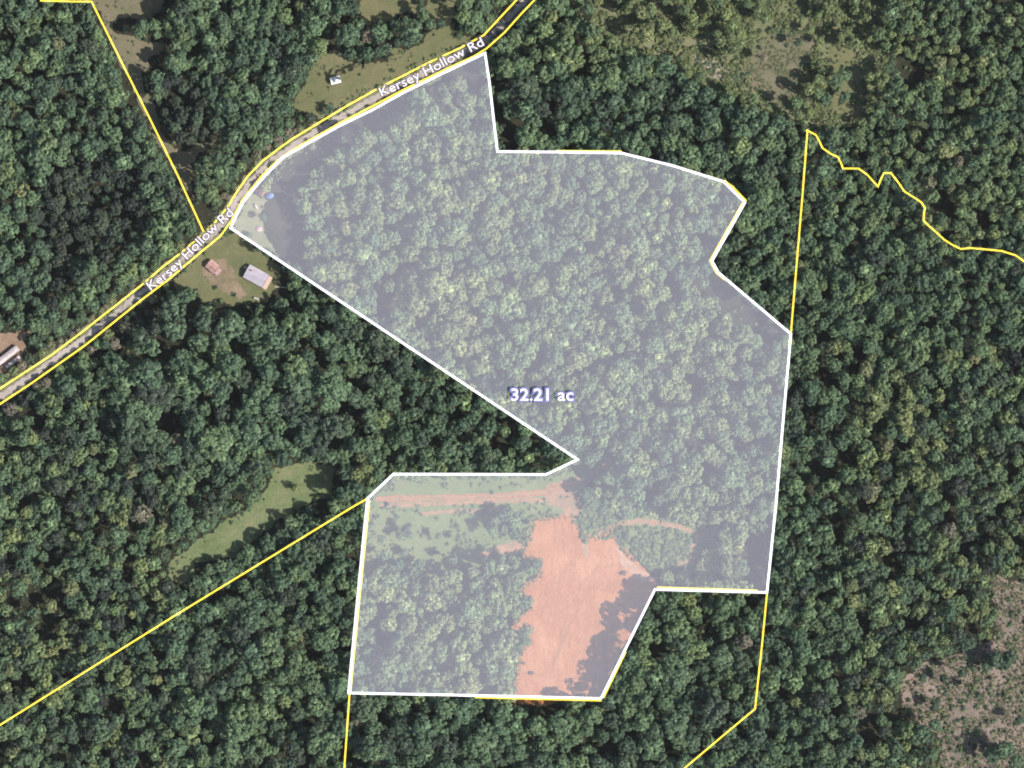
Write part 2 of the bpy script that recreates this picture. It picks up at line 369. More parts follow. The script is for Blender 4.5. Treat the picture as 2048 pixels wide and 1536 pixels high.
# ---------------------------------------------------------------- trees
def crown_mesh(name, seed, lobes=30, quads=30, leaf=.075, shape='broad'):
    """unit crown: radius 1, from z 0 to about 1.5: clumps of leaf sprays with gaps between"""
    rnd = random.Random(seed); mb = MB()
    cs = []
    for i in range(lobes):
        if shape == 'broad':
            u = rnd.random(); el = math.asin(min(1, u*1.02))*.98 - .12; az = i*2.39996 + rnd.uniform(-.5, .5)
            rr = rnd.uniform(.62, .86)*(1+.22*noise.noise(Vector((math.cos(az)*1.3, math.sin(az)*1.3, seed))))
            c = Vector((math.cos(az)*math.cos(el)*rr, math.sin(az)*math.cos(el)*rr, .45+math.sin(el)*rr*.95)); r = rnd.uniform(.17, .34)
        else:
            h = (i+.5)/lobes; az = i*2.39996; rad = (1-h)*.8+.03
            c = Vector((math.cos(az)*rad, math.sin(az)*rad, .15+h*2.1)); r = .12+.20*(1-h)
        cs.append((c, r))
    mid = Vector((0, 0, .35))
    # solid inner core, added to close the crown and make its shadow solid
    n0, m0 = 10, 6; b0 = len(mb.v)
    for j in range(m0):
        ph = -math.pi/2*.8 + (math.pi*.9)*j/(m0-1)
        for i in range(n0):
            a = 2*math.pi*i/n0; k = .50*(1+.35*noise.noise(Vector((math.cos(a)*1.6, math.sin(a)*1.6, j*.7+seed))))
            if shape == 'cone': mb.v.append((math.cos(a)*k*(1-j/(m0-1))*.9, math.sin(a)*k*(1-j/(m0-1))*.9, .1+j*.36))
            else: mb.v.append((math.cos(a)*math.cos(ph)*k, math.sin(a)*math.cos(ph)*k, .50+math.sin(ph)*k*.95))
    for j in range(m0-1):
        for i in range(n0): mb.f.append((b0+j*n0+i, b0+j*n0+(i+1)%n0, b0+(j+1)*n0+(i+1)%n0, b0+(j+1)*n0+i))
    for c, r in cs:
        out = (c-mid).normalized()
        for q in range(quads):
            n = Vector((rnd.gauss(0,1), rnd.gauss(0,1), rnd.gauss(0,1))).normalized()
            n = (n + out*.75 + Vector((0,0,.35))).normalized()
            p = c + n*r*rnd.uniform(.75, 1.08)
            n2 = (n + Vector((rnd.gauss(0,.35), rnd.gauss(0,.35), rnd.gauss(0,.35)))).normalized()
            u = n2.orthogonal().normalized(); u = Matrix.Rotation(rnd.uniform(0, 6.28), 3, n2) @ u; w = n2.cross(u)
            a = leaf*rnd.uniform(.7, 1.5); b = a*rnd.uniform(.6, 1.0)
            k = len(mb.v)
            mb.v += [tuple(p-u*a), tuple(p+w*b), tuple(p+u*a), tuple(p-w*b)]; mb.f.append((k, k+1, k+2, k+3))
    return mb.mesh(name)
def trunk_mesh(name, seed):
    """unit trunk: 1 m per unit of crown radius; reaches from -1.9 up into the crown"""
    rnd = random.Random(seed); mb = MB()
    mb.tube((0,0,-2.2), (0.02,.01,-.9), .075, .06, 7); mb.tube((0.02,.01,-.9), (0,0,.6), .06, .03, 6)
    for i in range(5):
        a = i*1.26+rnd.uniform(-.3,.3); z = rnd.uniform(-.25,.35)
        mb.tube((0,0,z), (math.cos(a)*.6, math.sin(a)*.6, z+rnd.uniform(.35,.6)), .035, .012, 5)
    return mb.mesh(name)
N_BROAD, N_CON = 11, 3
protos = []
for i in range(N_BROAD):
    me = crown_mesh('crown', 100+i, lobes=random.choice((24, 28, 34, 40)), quads=44, leaf=random.choice((.058,.066,.075)))
    protos.append((me, trunk_mesh('trunk', 300+i)))
for i in range(N_CON):
    protos.append((crown_mesh('crown', 200+i, lobes=34, quads=24, leaf=.08, shape='cone'), trunk_mesh('trunk', 330+i)))
for a, b in protos: a.materials.append(M_LEAF); b.materials.append(M_BARK)

OPEN = ['tan_strip','meadow','high_meadow','corner_meadow','glade','small_glade','yard','corner_grass','long_field','parcel_field','clay','clay_spur','track_fork','scrub',
        'left_yard','gravel_wash','far_wash','gap_road','gap_east','gap_corner','gap_clay','gap_top','gap_house']
CLEAR = [k for k in OPEN if k not in ('gap_road','gap_east','gap_corner','gap_top','gap_house','parcel_field','gap_clay')]
# groves standing inside the open ground: (x, y, radius)
def zone(x, y):
    """crown diameter in px, tone, tone spread, share of conifers, chance that a tree stands here"""
    D, tone, sp, con, keep = 31, .33, .085, 0, .93
    n = noise.noise(Vector((x*.006, y*.006, 3)))
    tone += .20*n + .10*noise.noise(Vector((x*.018, y*.018, 9)))
    D *= 1+.5*noise.noise(Vector((x*.008, y*.008, 21)))
    if inside(PARCEL, x, y): D, tone = 30, tone+.22+(.04 if y > 1040 else 0)
    elif x > 1540:
        D = 27; tone += .03
        if y > 700 and x > 1700: tone += .08; sp = .2
        if y < 480 and x > 1700: D, tone = 20, tone+.10
    elif 230 < x < 720 and 600 < y < 900: D, tone, keep = 42, tone-.05, .80
    elif y > 1390 and x > 690: D, tone = 36, tone-.03
    elif x < 340 and y > 780: D, tone, sp, keep = 25, tone+.02, .2, .85
    elif x > 980 and y < 320: D, tone = 32, tone+.0
    elif x < 420 and y < 560: D = 27
    if ((x-370)/55)**2 + ((y-225)/85)**2 < 1 or ((x-180)/120)**2 + ((y-420)/110)**2 < 1: D, tone, sp, con = 19, .10, .07, .75
    if ((x-95)/70)**2 + ((y-1190)/100)**2 < 1: keep = .45
    if x > 1700 and y > 480 and (1-.6*abs(n)) < .75: tone += .15
    if inside(brush_zone, x, y): D, tone, keep = 20, .64, .30
    if 980 < x < 1330 and y < 170: tone += .14
    return D, tone, sp, con, keep

# openings in the canopy where the photograph shows black shade
GAPS = [(338,691,22),(326,704,18),(475,691,18),(490,700,14),(615,691,18),(630,697,14),(359,804,12),(328,845,16),(410,720,10),(690,760,14),(560,640,10),
 (1690,910,16),(1628,934,14),(1662,951,14),(1772,958,12),(1672,866,10),(1860,647,14),(1840,735,12),(1706,742,10),(1316,1308,20),(1111,1412,22),(1085,1418,14),(1333,1489,16),(834,1431,14),
 (1734,1450,24),(1745,1475,20),(1416,1260,20),(1400,1270,16),(1502,1202,15),(1943,1257,16),(1638,58,15),(1655,40,13),(1823,143,22),(1845,150,16),(1800,120,10),(700,1080,12),(640,1150,10),(655,1300,12),
 (120,190,14),(150,250,12),(52,620,12),(240,690,12),(210,1060,10),(90,1250,18),(120,1230,14),(60,1200,16),(1150,80,14),(1170,140,12),(1100,210,12),(1030,255,14),(1380,230,12),(1520,330,14),(1890,410,18),(1905,430,12),(1935,560,12),
 (760,800,12),(720,860,12),(905,830,10),(880,880,9),(980,880,9),(1015,880,9),(1230,560,10),(1290,700,12),(1400,760,11),(1480,640,12),(1350,590,10),(1120,600,10),(900,560,10),(1000,640,10),(1300,980,12),(1410,940,12),(830,640,9),(1180,740,10)]
grid, CELL, trees = {}, 22.0, []
def ok(x, y, r):
    gx, gy = int(x//CELL), int(y//CELL)
    for j in range(gy-3, gy+4):
        for i in range(gx-3, gx+4):
            for t in grid.get((i, j), ()):
                if (t[0]-x)**2 + (t[1]-y)**2 < (.67*(t[2]+r))**2: return False
    return True
def put(x, y, r, tone, con=0, h=None):
    t = [x, y, r, max(0, min(1, tone)), con, h]
    grid.setdefault((int(x//CELL), int(y//CELL)), []).append(t); trees.append(t); return t

# single trees and groves standing on open ground, read off the photograph: (x, y, crown radius px, tone, what it is)
SINGLES = [
 (350,122,13,.36,None),(338,128,11,.33,None),(362,112,12,.30,None),(366,70,13,.62,None),(286,52,14,.34,None),(276,66,10,.40,None),
 (335,50,11,.45,None),(340,122,11,.38,None),(352,136,10,.3,None),
 (1672,160,15,.42,None),(1648,196,15,.36,None),(1690,150,11,.40,None),(1635,186,11,.44,None),(1592,206,11,.34,None),(1690,192,10,.38,None),
 (1527,114,9,1.0,None),(1597,84,8,.2,None),(1628,168,7,.5,None),
 (1075,1128,11,.40,None),(1062,1140,11,.45,None),(1055,1128,9,.36,None),(1055,1204,12,.36,None),(1043,1208,10,.40,None),(1052,1262,12,.52,None),(1050,1282,10,.42,None),
 (1010,1030,14,.34,None),(1028,1044,13,.38,None),(990,1042,12,.36,None),(1005,1056,12,.32,None),(1030,1068,11,.30,None),(985,1062,10,.35,None),(1042,1030,10,.33,None),
 (812,1058,9,.25,None),(800,1072,8,.40,None),(818,1070,8,.36,None),(762,1082,8,.36,None),(798,1130,10,.3,None),(782,1138,10,.33,None),(917,1078,7,.36,None),(877,1072,6,.42,None),
 (1252,1072,7,.26,None),(355,882,15,.92,'bright'),(592,976,8,.80,None),(650,960,6,.5,None),(640,92,16,.55,None),
 (808,1105,9,.36,None),(770,1110,10,.40,None),(840,1128,9,.44,None),(905,1120,9,.38,None),
 (1850,1312,9,.22,None),(1835,1325,10,.25,None),(1992,1318,14,.22,None),(2008,1326,13,.24,None),(1975,1330,12,.22,None),(2022,1312,12,.26,None),(1925,1345,9,.2,None),
 (2010,1500,17,.33,None),(1985,1512,13,.3,None),(2030,1520,15,.38,None),(1870,1410,9,.24,None),(1845,1355,8,.25,None),(1888,1358,8,.2,None),(2040,1440,8,.3,None),
 (458,52+20,9,.3,None),(790,50,11,.3,None),(812,40,9,.28,None),(788,60,9,.66,None),(860,48,12,.33,None),(735,70,13,1.0,None),(760,78,9,.3,None),(700,108,12,.28,None),(735,108,12,.30,None),(758,104,10,.27,None),
 (812,84,10,.26,None),(795,86,9,.24,None),(720,92,8,.55,None),(660,214,8,.25,None),(650,222,7,.3,None),
 (410,622,13,.45,None),(535,505,9,.26,None),(520,497,8,.27,None),
 (1935,690,15,.90,'bright'),(1948,715,12,.90,'bright'),(1860,365,13,.9,'bright'),(1670,695,16,.80,None),(1592,1405,12,.78,None),(1203,1420,12,.72,None),
 (1945,1375,9,.80,None),(526,436,7,.34,None),(500,470,6,.4,None),(42,385,14,.86,None),(30,232,13,.84,None),(215,670,11,.84,None),(230,688,12,1.0,None),(250,655,12,.95,None),(20,820,13,1.0,None),(28,835,12,.98,None),
 (725,915,14,.74,None),(715,950,13,.72,None),(742,960,13,.66,None),(735,935,12,.68,None),(1300,20,14,.6,None),(640,1330,13,.72,None),(1870,1450,11,.3,None),
]
for x, y, r, tone, _k in SINGLES: put(x, y, r, tone)
n_single = len(trees)

MARG = 150
cand = 60000
rnd = random.Random(5)
for step in range(cand + 45000):
    filler = step >= cand
    x, y = rnd.uniform(-MARG, 2048+MARG), rnd.uniform(-MARG, 1536+MARG)
    D, tone, sp, con, keep = zone(x, y)
    r = rnd.uniform(5.0, 9.0) if filler else D/2*rnd.triangular(.55, 1.6, .9)
    if abs(noise.noise(Vector((x*.0065, y*.0065, 55)))) < .03: keep *= .5      # drainage lines
    if random.Random(int((x+9*math.sin(y*.11))//30)*7919 + int((y+9*math.sin(x*.13))//30)*104729).random() > keep: continue
    if not ok(x, y, r): continue
    if any((x-gx)**2 + (y-gy)**2 < (gr+r*.4)**2 for gx, gy, gr in GAPS): continue
    rd = line_d(ROAD, x, y)
    if 1140 < x < 1430 and 900 < y < 1160 and min(line_d(TRACKS['loop_track'], x, y), line_d(TRACKS['upper_track'], x, y)) < r*.9+6: continue
    if rd < r*.85+15: continue
    if rd < 40 and x < 700: r = min(r, 10); tone = rnd.choice((.45, .55, .95, 1.0)) if rd < 30 else tone
    if any(within(k, x, y) for k in OPEN): continue
    if any(BB[k][0]-r < x < BB[k][1]+r and BB[k][2]-r < y < BB[k][3]+r and edge_d(POLY[k], x, y) < r*(1.45 if k == 'tan_strip' else 1.1 if k == 'yard' else .8) for k in CLEAR): continue
    # crowns keep their edge near open ground
    tn = tone + rnd.gauss(0, sp)
    if rnd.random() < .006: tn = rnd.choice((.80, .86, .97))
    put(x, y, r, tn, 1 if rnd.random() < con else 0)
print('trees', len(trees))

LOW_FIELD = [(480,1060),(640,1000),(690,1020),(520,1140),(400,1210),(360,1170),(380,1150)]
LOW_BRUSH = [(1170,1000),(1300,1015),(1445,1050),(1440,1120),(1425,1184),(1306,1184)]
LOW = [(540,500),(640,520),(650,620),(540,640)]
LOW_ROAD = [(590,330),(690,300),(700,420),(640,500),(590,470)]
HIGH = [(1316,1180),(1400,1180),(1310,1420),(1206,1410)]
def tree_xform(t, rn):
    x, y, r, tone, con, h = t
    rm = r*MPP
    zc = 5.5 + 1.0*rm + rn.uniform(-3.0, 4.0) + 8.5*noise.noise(Vector((x*.013, y*.013, 31)))          # height of the crown's base
    if con: zc = 4.0 + rm*1.2 + rn.uniform(-1, 2)
    if t[2] < 7.5: zc *= .5
    hz = min(rm*rn.uniform(.95, 1.25), 8.0)
    if inside(LOW, x, y) or inside(LOW_ROAD, x, y): zc *= .5
    if line_d(ROAD, x, y) < 60 or inside(LOW_FIELD, x, y): zc *= .45; hz *= .8
    if inside(LOW_BRUSH, x, y): zc *= .15; hz *= .6
    if inside(HIGH, x, y): zc = 15 + rn.uniform(-2, 3); hz = min(hz, 8)
    zc = max(1.2, min(zc, 33.5-1.5*hz))
    base = W(x, y, zc+hz*.7)
    return Vector((base.x, base.y, zc)), Vector((rm*rn.uniform(1.0,1.22), rm*rn.uniform(1.0,1.22), hz)), rn.uniform(0, 6.283), (N_BROAD + rn.randrange(N_CON)) if con else rn.randrange(N_BROAD)
rn = random.Random(77)
XF = [tree_xform(t, rn) for t in trees]

# the 300 trees that are objects of their own: the singles, then the largest ones in view, most of them outside the veiled parcel
def in_frame(t): return 6 < t[0] < 2042 and 6 < t[1] < 1530
chosen = [i for i in range(n_single) if in_frame(trees[i])]
rest = sorted((i for i in range(n_single, len(trees)) if in_frame(trees[i]) and not (inside(PARCEL, trees[i][0], trees[i][1]) and trees[i][1] < 1100)), key=lambda i: -trees[i][2])
chosen += rest[:300-len(chosen)]
chosen_set = set(chosen)

LANDMARKS = [('the white-roofed shed',670,160),('the long grey house roof',510,553),('the rusty shed in the house yard',426,535),
 ('the white mobile home',20,712),('the upper Kersey Hollow Rd lettering',862,135),('the lower Kersey Hollow Rd lettering',378,500),
 ('the top corner of the white outline',972,106),('the inner northern corner of the white outline',995,303),('the north-eastern bend of the white outline',1245,306),
 ('the outer eastern point of the white outline',1490,405),('the notch in the white outline',1424,522),('the eastern meeting of white and yellow',1582,668),
 ('the south-east corner of the white outline',1534,1185),('the white outline step beside the clay',1310,1179),('the lowest corner of the white outline',1202,1397),
 ('the south-west corner of the white outline',697,1386),('the white outline corner by the green field',735,997),('the pointed inner tip of the white outline',1155,919),
 ('the corner of the white outline at the house',461,456),('the peak of the yellow creek line',1615,261),('the sharp dip in the yellow creek line',1756,373),
 ('the eastern end of the creek line',2040,520),('the elbow of the south-eastern yellow line',1510,1418),('the yellow line end at the bottom edge',690,1530),
 ('the top of the yellow line in the upper left',183,2),('the foot of the upper left yellow line',407,463),('the long green field',590,980),('the long green field tip',360,1150),
 ('the red clay clearing',1130,1180),('the pinkish scrubland',1950,1430),('the tan glade',1560,140),('the pale gravel wash',1440,140),('the tan grass strip',270,110),
 ('the south-western yellow line middle',370,1220),('the south-western yellow line end',10,1445),('the conifers beside the grass strip',370,220),
 ('the north-western conifer patch',180,420),('the road at the photo edge',10,790),('the road at the top edge',1050,5),('the upper right corner of the photo',2040,8),
 ('the lower left corner of the photo',8,1530),('the eastern photo edge middle',2040,900),('the bottom photo edge middle',1024,1530),('the eastern white line middle',1560,920),
 ('the long slanting white line',800,690),('the western photo edge middle',8,1000)]
LANDMARKS = [(a.replace('right-hand', 'eastern').replace('left-hand', 'western').replace('upper left', 'north-western').replace('upper right', 'north-eastern').replace('lower right','south-eastern').replace('lower left','south-western'), x, y) for a, x, y in LANDMARKS]
DIRS = ['east','north-east','north','north-west','west','south-west','south','south-east']
def tone_word(t):
    return 'very dark' if t < .17 else 'dark green' if t < .30 else 'mid green' if t < .44 else 'olive green' if t < .62 else 'light green' if t < .77 else 'yellow-green' if t < .91 else 'dull brownish'
cnt = {}
entries = []
for i in chosen:
    t = trees[i]
    near = sorted(LANDMARKS, key=lambda m: math.hypot(m[1]-t[0], m[2]-t[1]))
    opts = []
    for nm, lx, ly in near[:7]:
        dd = math.hypot(t[0]-lx, t[1]-ly); di = DIRS[round(math.atan2(ly-t[1], t[0]-lx)/(math.pi/4)) % 8]
        for b in (60, 120, 200, 999):
            if dd < b: break
        far = {60:'just ', 120:'', 200:'some way ', 999:'far '}[b]
        size = 'small' if t[2] < 10 else 'broad' if t[2] > 19 else 'medium'
        kind = 'conifer' if t[4] else 'tree'
        o_ = f'{size} {tone_word(t[3])} {kind} {far}{di} of {nm}'
        if len(o_.replace('-', ' ').split()) <= 16: opts.append(o_)
    entries.append((i, opts))
used = {}
final = {}
for i, opts in entries:
    pick = next((o for o in opts if o not in used), opts[0])
    used.setdefault(pick, []).append(i); final[i] = pick
shared = {k for k, v in used.items() if len(v) > 1}
print('labels shared', len(shared))

SRC = {}
for i in chosen:
    t = trees[i]; loc, sc, rz, k = XF[i]
    e = empty('conifer_tree' if t[4] else 'tree', (loc.x, loc.y, 0), rz)
    lab = final[i]
    tag(e, lab, 'tree', lab + ' (alike)' if lab in shared else 'trees that stand out of the woods')
    c = link('crown', protos[k][0], None, e); c.location = (0, 0, loc.z); c.scale = sc; c['tone'] = float(t[3])
    b = link('trunk', protos[k][1], None, e); b.location = (0, 0, loc.z); b.scale = (sc.x, sc.y, loc.z/2.2)
    if k not in SRC: SRC[k] = (c, b)
for k in range(len(protos)):
    if k not in SRC: print('no source for', k)

# the woods: every other tree, one object of instanced crowns
def instancer(name, pts, sources):
    """points with scale, turn, kind and tone; geometry nodes set the source meshes on them"""
    me = bpy.data.meshes.new(name); me.from_pydata([p[0] for p in pts], [], [])
    for an, ty, ix in (('size', 'FLOAT_VECTOR', 1), ('turn', 'FLOAT_VECTOR', 2), ('pick', 'INT', 3), ('tone', 'FLOAT', 4)):
        at = me.attributes.new(an, ty, 'POINT')
        if ty == 'FLOAT_VECTOR':
            at.data.foreach_set('vector', [c for p in pts for c in p[ix]])
        else: at.data.foreach_set('value', [p[ix] for p in pts])
    o = link(name, me)
    g = bpy.data.node_groups.new(name, 'GeometryNodeTree')
    g.interface.new_socket('Geometry', in_out='INPUT', socket_type='NodeSocketGeometry')
    g.interface.new_socket('Geometry', in_out='OUTPUT', socket_type='NodeSocketGeometry')
    gi = g.nodes.new('NodeGroupInput'); go = g.nodes.new('NodeGroupOutput')
    g2i = g.nodes.new('GeometryNodeInstanceOnPoints'); jn = g.nodes.new('GeometryNodeJoinGeometry')
    for s in reversed(sources):
        parts = []
        inner = g.nodes.new('GeometryNodeJoinGeometry')
        for ob in s:
            oi = g.nodes.new('GeometryNodeObjectInfo'); oi.transform_space = 'ORIGINAL'; oi.inputs['Object'].default_value = ob
            oi.inputs['As Instance'].default_value = False
            g.links.new(oi.outputs['Geometry'], inner.inputs[0])
        ti = g.nodes.new('GeometryNodeGeometryToInstance'); g.links.new(inner.outputs[0], ti.inputs[0]); g.links.new(ti.outputs[0], jn.inputs[0])
    g.links.new(gi.outputs[0], g2i.inputs['Points']); g.links.new(jn.outputs[0], g2i.inputs['Instance'])
    g2i.inputs['Pick Instance'].default_value = True
    for an, ty, sock in (('size', 'FLOAT_VECTOR', 'Scale'), ('turn', 'FLOAT_VECTOR', 'Rotation'), ('pick', 'INT', 'Instance Index')):
        na = g.nodes.new('GeometryNodeInputNamedAttribute'); na.data_type = ty; na.inputs['Name'].default_value = an
        g.links.new(na.outputs['Attribute'], g2i.inputs[sock])
    g.links.new(g2i.outputs[0], go.inputs[0])
    md = o.modifiers.new('scatter', 'NODES'); md.node_group = g
    return o
ks = sorted(SRC)
idx = {k: n for n, k in enumerate(ks)}
pts = []
for i, t in enumerate(trees):
    if i in chosen_set: continue
    loc, sc, rz, k = XF[i]
    pts.append((tuple(loc), tuple(sc), (0, 0, rz), idx.get(k, 0), float(t[3])))
tag(instancer('woods', pts, [SRC[k] for k in ks]), 'dense green broadleaf woods covering the land around the parcel', None, None, 'stuff')

# undergrowth: bushes on the scrub, the rough pasture, the field margins and the forest edge
def bush_mesh(seed):
    return crown_mesh('bush', 500+seed, lobes=9, quads=16, leaf=.16)
bush_src = []
shrub_spots = [(1490,150),(1520,96),(1574,92),(1618,112),(1589,178),(1604,130),(820,1050),(985,985),(1146,960),(775,1008),(862,1098),(896,1088),(945,1060),(955,1085),
               (590,1000),(568,965),(640,150),(720,150),(786,142),(432,575),(470,590),(1900,1400),(1930,1440),(1960,1400),(1906,1466),(2010,1400),(1880,1385)]
def near_name(x, y, q=0):
    nm, lx, ly = sorted(LANDMARKS, key=lambda m: math.hypot(m[1]-x, m[2]-y))[q]
    return f"{DIRS[round(math.atan2(ly-y, x-lx)/(math.pi/4)) % 8]} of {nm}"
bush_me = []
for s in range(4):
    m = bush_mesh(s); m.materials.append(M_LEAF); bush_me.append(m)
labs = {}
for i, (x, y) in enumerate(shrub_spots):
    for q in range(6):
        lb = ('low green shrub ' if i % 3 else 'low dark shrub ') + near_name(x, y, q)
        if lb not in labs: break
    labs.setdefault(lb, []).append(i)
for lab, ids in labs.items():
    for i in ids:
        x, y = shrub_spots[i]
        o = link('shrub', bush_me[i % 4], None, None, W(x, y, 0)+Vector((0,0,.05)))
        s = rn.uniform(1.2, 2.1); o.scale = (s, s, s*.85); o.rotation_euler = (0, 0, rn.uniform(0, 6.28)); o['tone'] = .36 if i % 3 else .12
        tag(o, lab, 'shrub', lab + ' (alike)' if len(ids) > 1 else 'shrubs on open ground')
        bush_src.append(o)
bp = []
rb = random.Random(9)
def scatter(test, box, n, smin, smax, tone, sp):
    k = 0
    while k < n:
        x, y = rb.uniform(box[0], box[1]), rb.uniform(box[2], box[3]); k += 1
        if not test(x, y): continue
        if line_d(ROAD, x, y) < 5: continue
        s = rb.uniform(smin, smax)*rb.uniform(.6, 1.0)
        bp.append((tuple(W(x, y, .02)), (s, s, s*rb.uniform(.6, .95)), (0, 0, rb.uniform(0, 6.28)), rb.randrange(4), max(0, min(1, tone+rb.gauss(0, sp)))))
bb = lambda p: (min(a for a, b in p), max(a for a, b in p), min(b for a, b in p), max(b for a, b in p))
def patchy(x, y, sc=.03, th=0.0, seed=0): return noise.noise(Vector((x*sc, y*sc, seed))) > th
scatter(lambda x, y: within('scrub', x, y) and patchy(x, y, .05, -.25), BB['scrub'], 1500, .8, 2.6, .45, .2)
scatter(lambda x, y: within('scrub', x, y) and patchy(x, y, .03, -.2, 8), BB['scrub'], 16000, .35, 1.0, .90, .14)
scatter(lambda x, y: within('glade', x, y) and patchy(x, y, .03, -.15, 8), BB['glade'], 2500, .35, .9, .80, .14)
scatter(lambda x, y: edge_d(POLY['clay'], x, y) < 7 and x < 1250, BB['clay'], 9000, .4, 1.2, .5, .14)
scatter(lambda x, y: inside(brush_zone, x, y) and not any(within(k, x, y) for k in ('glade','small_glade','gravel_wash')) and patchy(x, y, .03, -.32, 4), bb(brush_zone), 11000, .6, 2.4, .74, .10)
scatter(lambda x, y: within('glade', x, y) and edge_d(POLY['glade'], x, y) < 14 and patchy(x, y, .05, 0), BB['glade'], 700, .7, 1.8, .5, .15)
scatter(lambda x, y: within('small_glade', x, y) and patchy(x, y, .05, 0), BB['small_glade'], 500, .7, 1.8, .5, .15)
scatter(lambda x, y: within('parcel_field', x, y) and not within('clay', x, y) and line_d(TRACKS['upper_track'], x, y) > 14 and patchy(x, y, .03, .05), BB['parcel_field'], 4200, .5, 1.7, .42, .10)
scatter(lambda x, y: within('parcel_field', x, y) and x > 1160 and line_d(TRACKS['loop_track'], x, y) > 8, BB['parcel_field'], 6500, .7, 2.4, .48, .10)
scatter(lambda x, y: within('long_field', x, y) and edge_d(POLY['long_field'], x, y) < 12 and patchy(x, y, .04, 0), BB['long_field'], 1500, .6, 1.8, .52, .16)
scatter(lambda x, y: within('tan_strip', x, y) and patchy(x, y, .06, .05), BB['tan_strip'], 1500, .5, 1.3, .5, .16)
scatter(lambda x, y: within('meadow', x, y) and patchy(x, y, .04, .15), BB['meadow'], 900, .5, 1.3, .5, .14)
scatter(lambda x, y: (within('gap_road', x, y) or within('gap_east', x, y) or within('gap_corner', x, y)) and patchy(x, y, .05, -.1), (400,1560,100,1180), 6000, .8, 2.2, .36, .12)
for p in [ROAD]:
    scatter(lambda x, y: 6 < line_d(ROAD, x, y) < 24 and patchy(x, y, .05, -.2), (-60,1120,-60,860), 14000, .5, 1.9, .62, .28)
for k in ('gravel_wash', 'far_wash'):
    scatter(lambda x, y: within(k, x, y), BB[k], 700, .5, 1.7, .6, .2)
# young growth that closes the floor between the crowns
scatter(lambda x, y: not any(within(k, x, y) for k in OPEN), (-100,2148,-100,1636), 16000, .9, 2.6, .34, .12)
tag(instancer('undergrowth', bp, [(o,) for o in bush_src[:4]]), 'patchy low bushes on open ground and along the road', None, None, 'stuff')

# ---------------------------------------------------------------- buildings and small things
def gable(mb_w, mb_r, L, Wd, h, rise, over=.5, th=.18):
    """walls and roof of a gabled building centred on the origin, ridge along x"""
    mb_w.extr([(-Wd/2, 0), (Wd/2, 0), (Wd/2, h), (0, h+rise*.96), (-Wd/2, h)], -L/2, L/2)
    k = rise/(Wd/2)
    for s in (1, -1):
        a, b = (0, h+rise+.04), (s*(Wd/2+over), h-over*k+.04)
        mb_r.extr([a, b, (b[0], b[1]+th), (0, a[1]+th)] if s < 0 else [b, a, (0, a[1]+th), (b[0], b[1]+th)], -L/2-over, L/2+over)
def seams(L, Wd, h, rise, over, n, parent, mat):
    k = rise/(Wd/2)
    for s in (1, -1):
        me = None
        for i in range(n):
            x = -L/2-over+.3+(L+2*over-.6)*i/(n-1)
            mb = MB(); mb.extr([(s*.05, h+rise+.20), (s*(Wd/2+over), h-over*k+.20), (s*(Wd/2+over), h-over*k+.32), (s*.05, h+rise+.32)], x-.05, x+.05)
            mb.build('roof_seam', mat, parent)

# the long house
ang = math.atan2(-(571-541), 541-493+0)
hc = W(512, 552, 3)
e = empty('house', (hc.x, hc.y, 0), R(-29))
tag(e, 'long house with a grey metal roof in the grassy yard south of the road', 'house')
w, r_ = MB(), MB(); gable(w, r_, 16.5, 10.6, 3.0, 1.7)
w.build('wall', M_TANW, e); ro = r_.build('roof', M_METAL_ROOF, e); seams(16.5, 10.6, 3.0, 1.7, .5, 9, ro, M_METAL_ROOF)
MB().box(-5.4,-4.5,1.6,2.5,3.6,6.0).build('chimney', M_BRICK, e)
for x in (-6, -2.5, 2.5, 6):
    f = MB().box(x-.7,x+.7,-5.36,-5.303,1.0,2.3).build('window', M_WHITE, e); MB().box(x-.55,x+.55,-5.42,-5.37,1.12,2.18).build('pane', M_DARK, f)
MB().box(-.5,.5,-5.38,-5.304,.05,2.15).build('door', M_BRICK, e)
p = MB(); p.extr([(-5.8,2.75),(5.2,2.75),(5.2,2.95),(-5.8,2.95)], 8.9, 12.2)
pr = p.build('porch_roof', M_TANROOF, e)
for y in (-5.4, -1.8, 1.6, 4.8): MB().box(11.8,12.0,y-.1,y+.1,0,2.74).build('porch_post', M_WHITE, e)
MB().box(8.4,12.1,-5.6,5.0,.05,.35).build('porch_floor', M_WOOD, e)
MB().box(-12.0,-8.8,1.0,3.0,.25,.55).build('entrance_deck', M_PALEWOOD, e)
for y in (1.1, 2.9): MB().box(-12.0,-8.85,y-.06,y+.06,.56,1.5).build('railing', M_PALEWOOD, e)

# rusty shed
c = W(425, 533, 2)
e = empty('shed', (c.x, c.y, 0), R(-40))
tag(e, 'small shed with a rusty pinkish roof west of the long house', 'shed')
w, r_ = MB(), MB(); gable(w, r_, 8.2, 7.0, 2.6, 1.3, .4)
w.build('wall', M_WOOD, e); ro = r_.build('roof', M_RUST, e); seams(8.2, 7.0, 2.6, 1.3, .4, 6, ro, M_RUST)
MB().box(-1.2,1.2,-3.57,-3.503,.05,2.2).build('door', M_PALEWOOD, e)
p = MB(); p.extr([(-3.4,2.0),(2.4,2.0),(2.4,2.15),(-3.4,2.15)], 4.6, 7.6); p.build('lean_to_roof', M_PINK, e)
for y in (-3.2, 2.2): MB().box(7.3,7.5,y-.1,y+.1,0,1.99).build('post', M_WOOD, e)

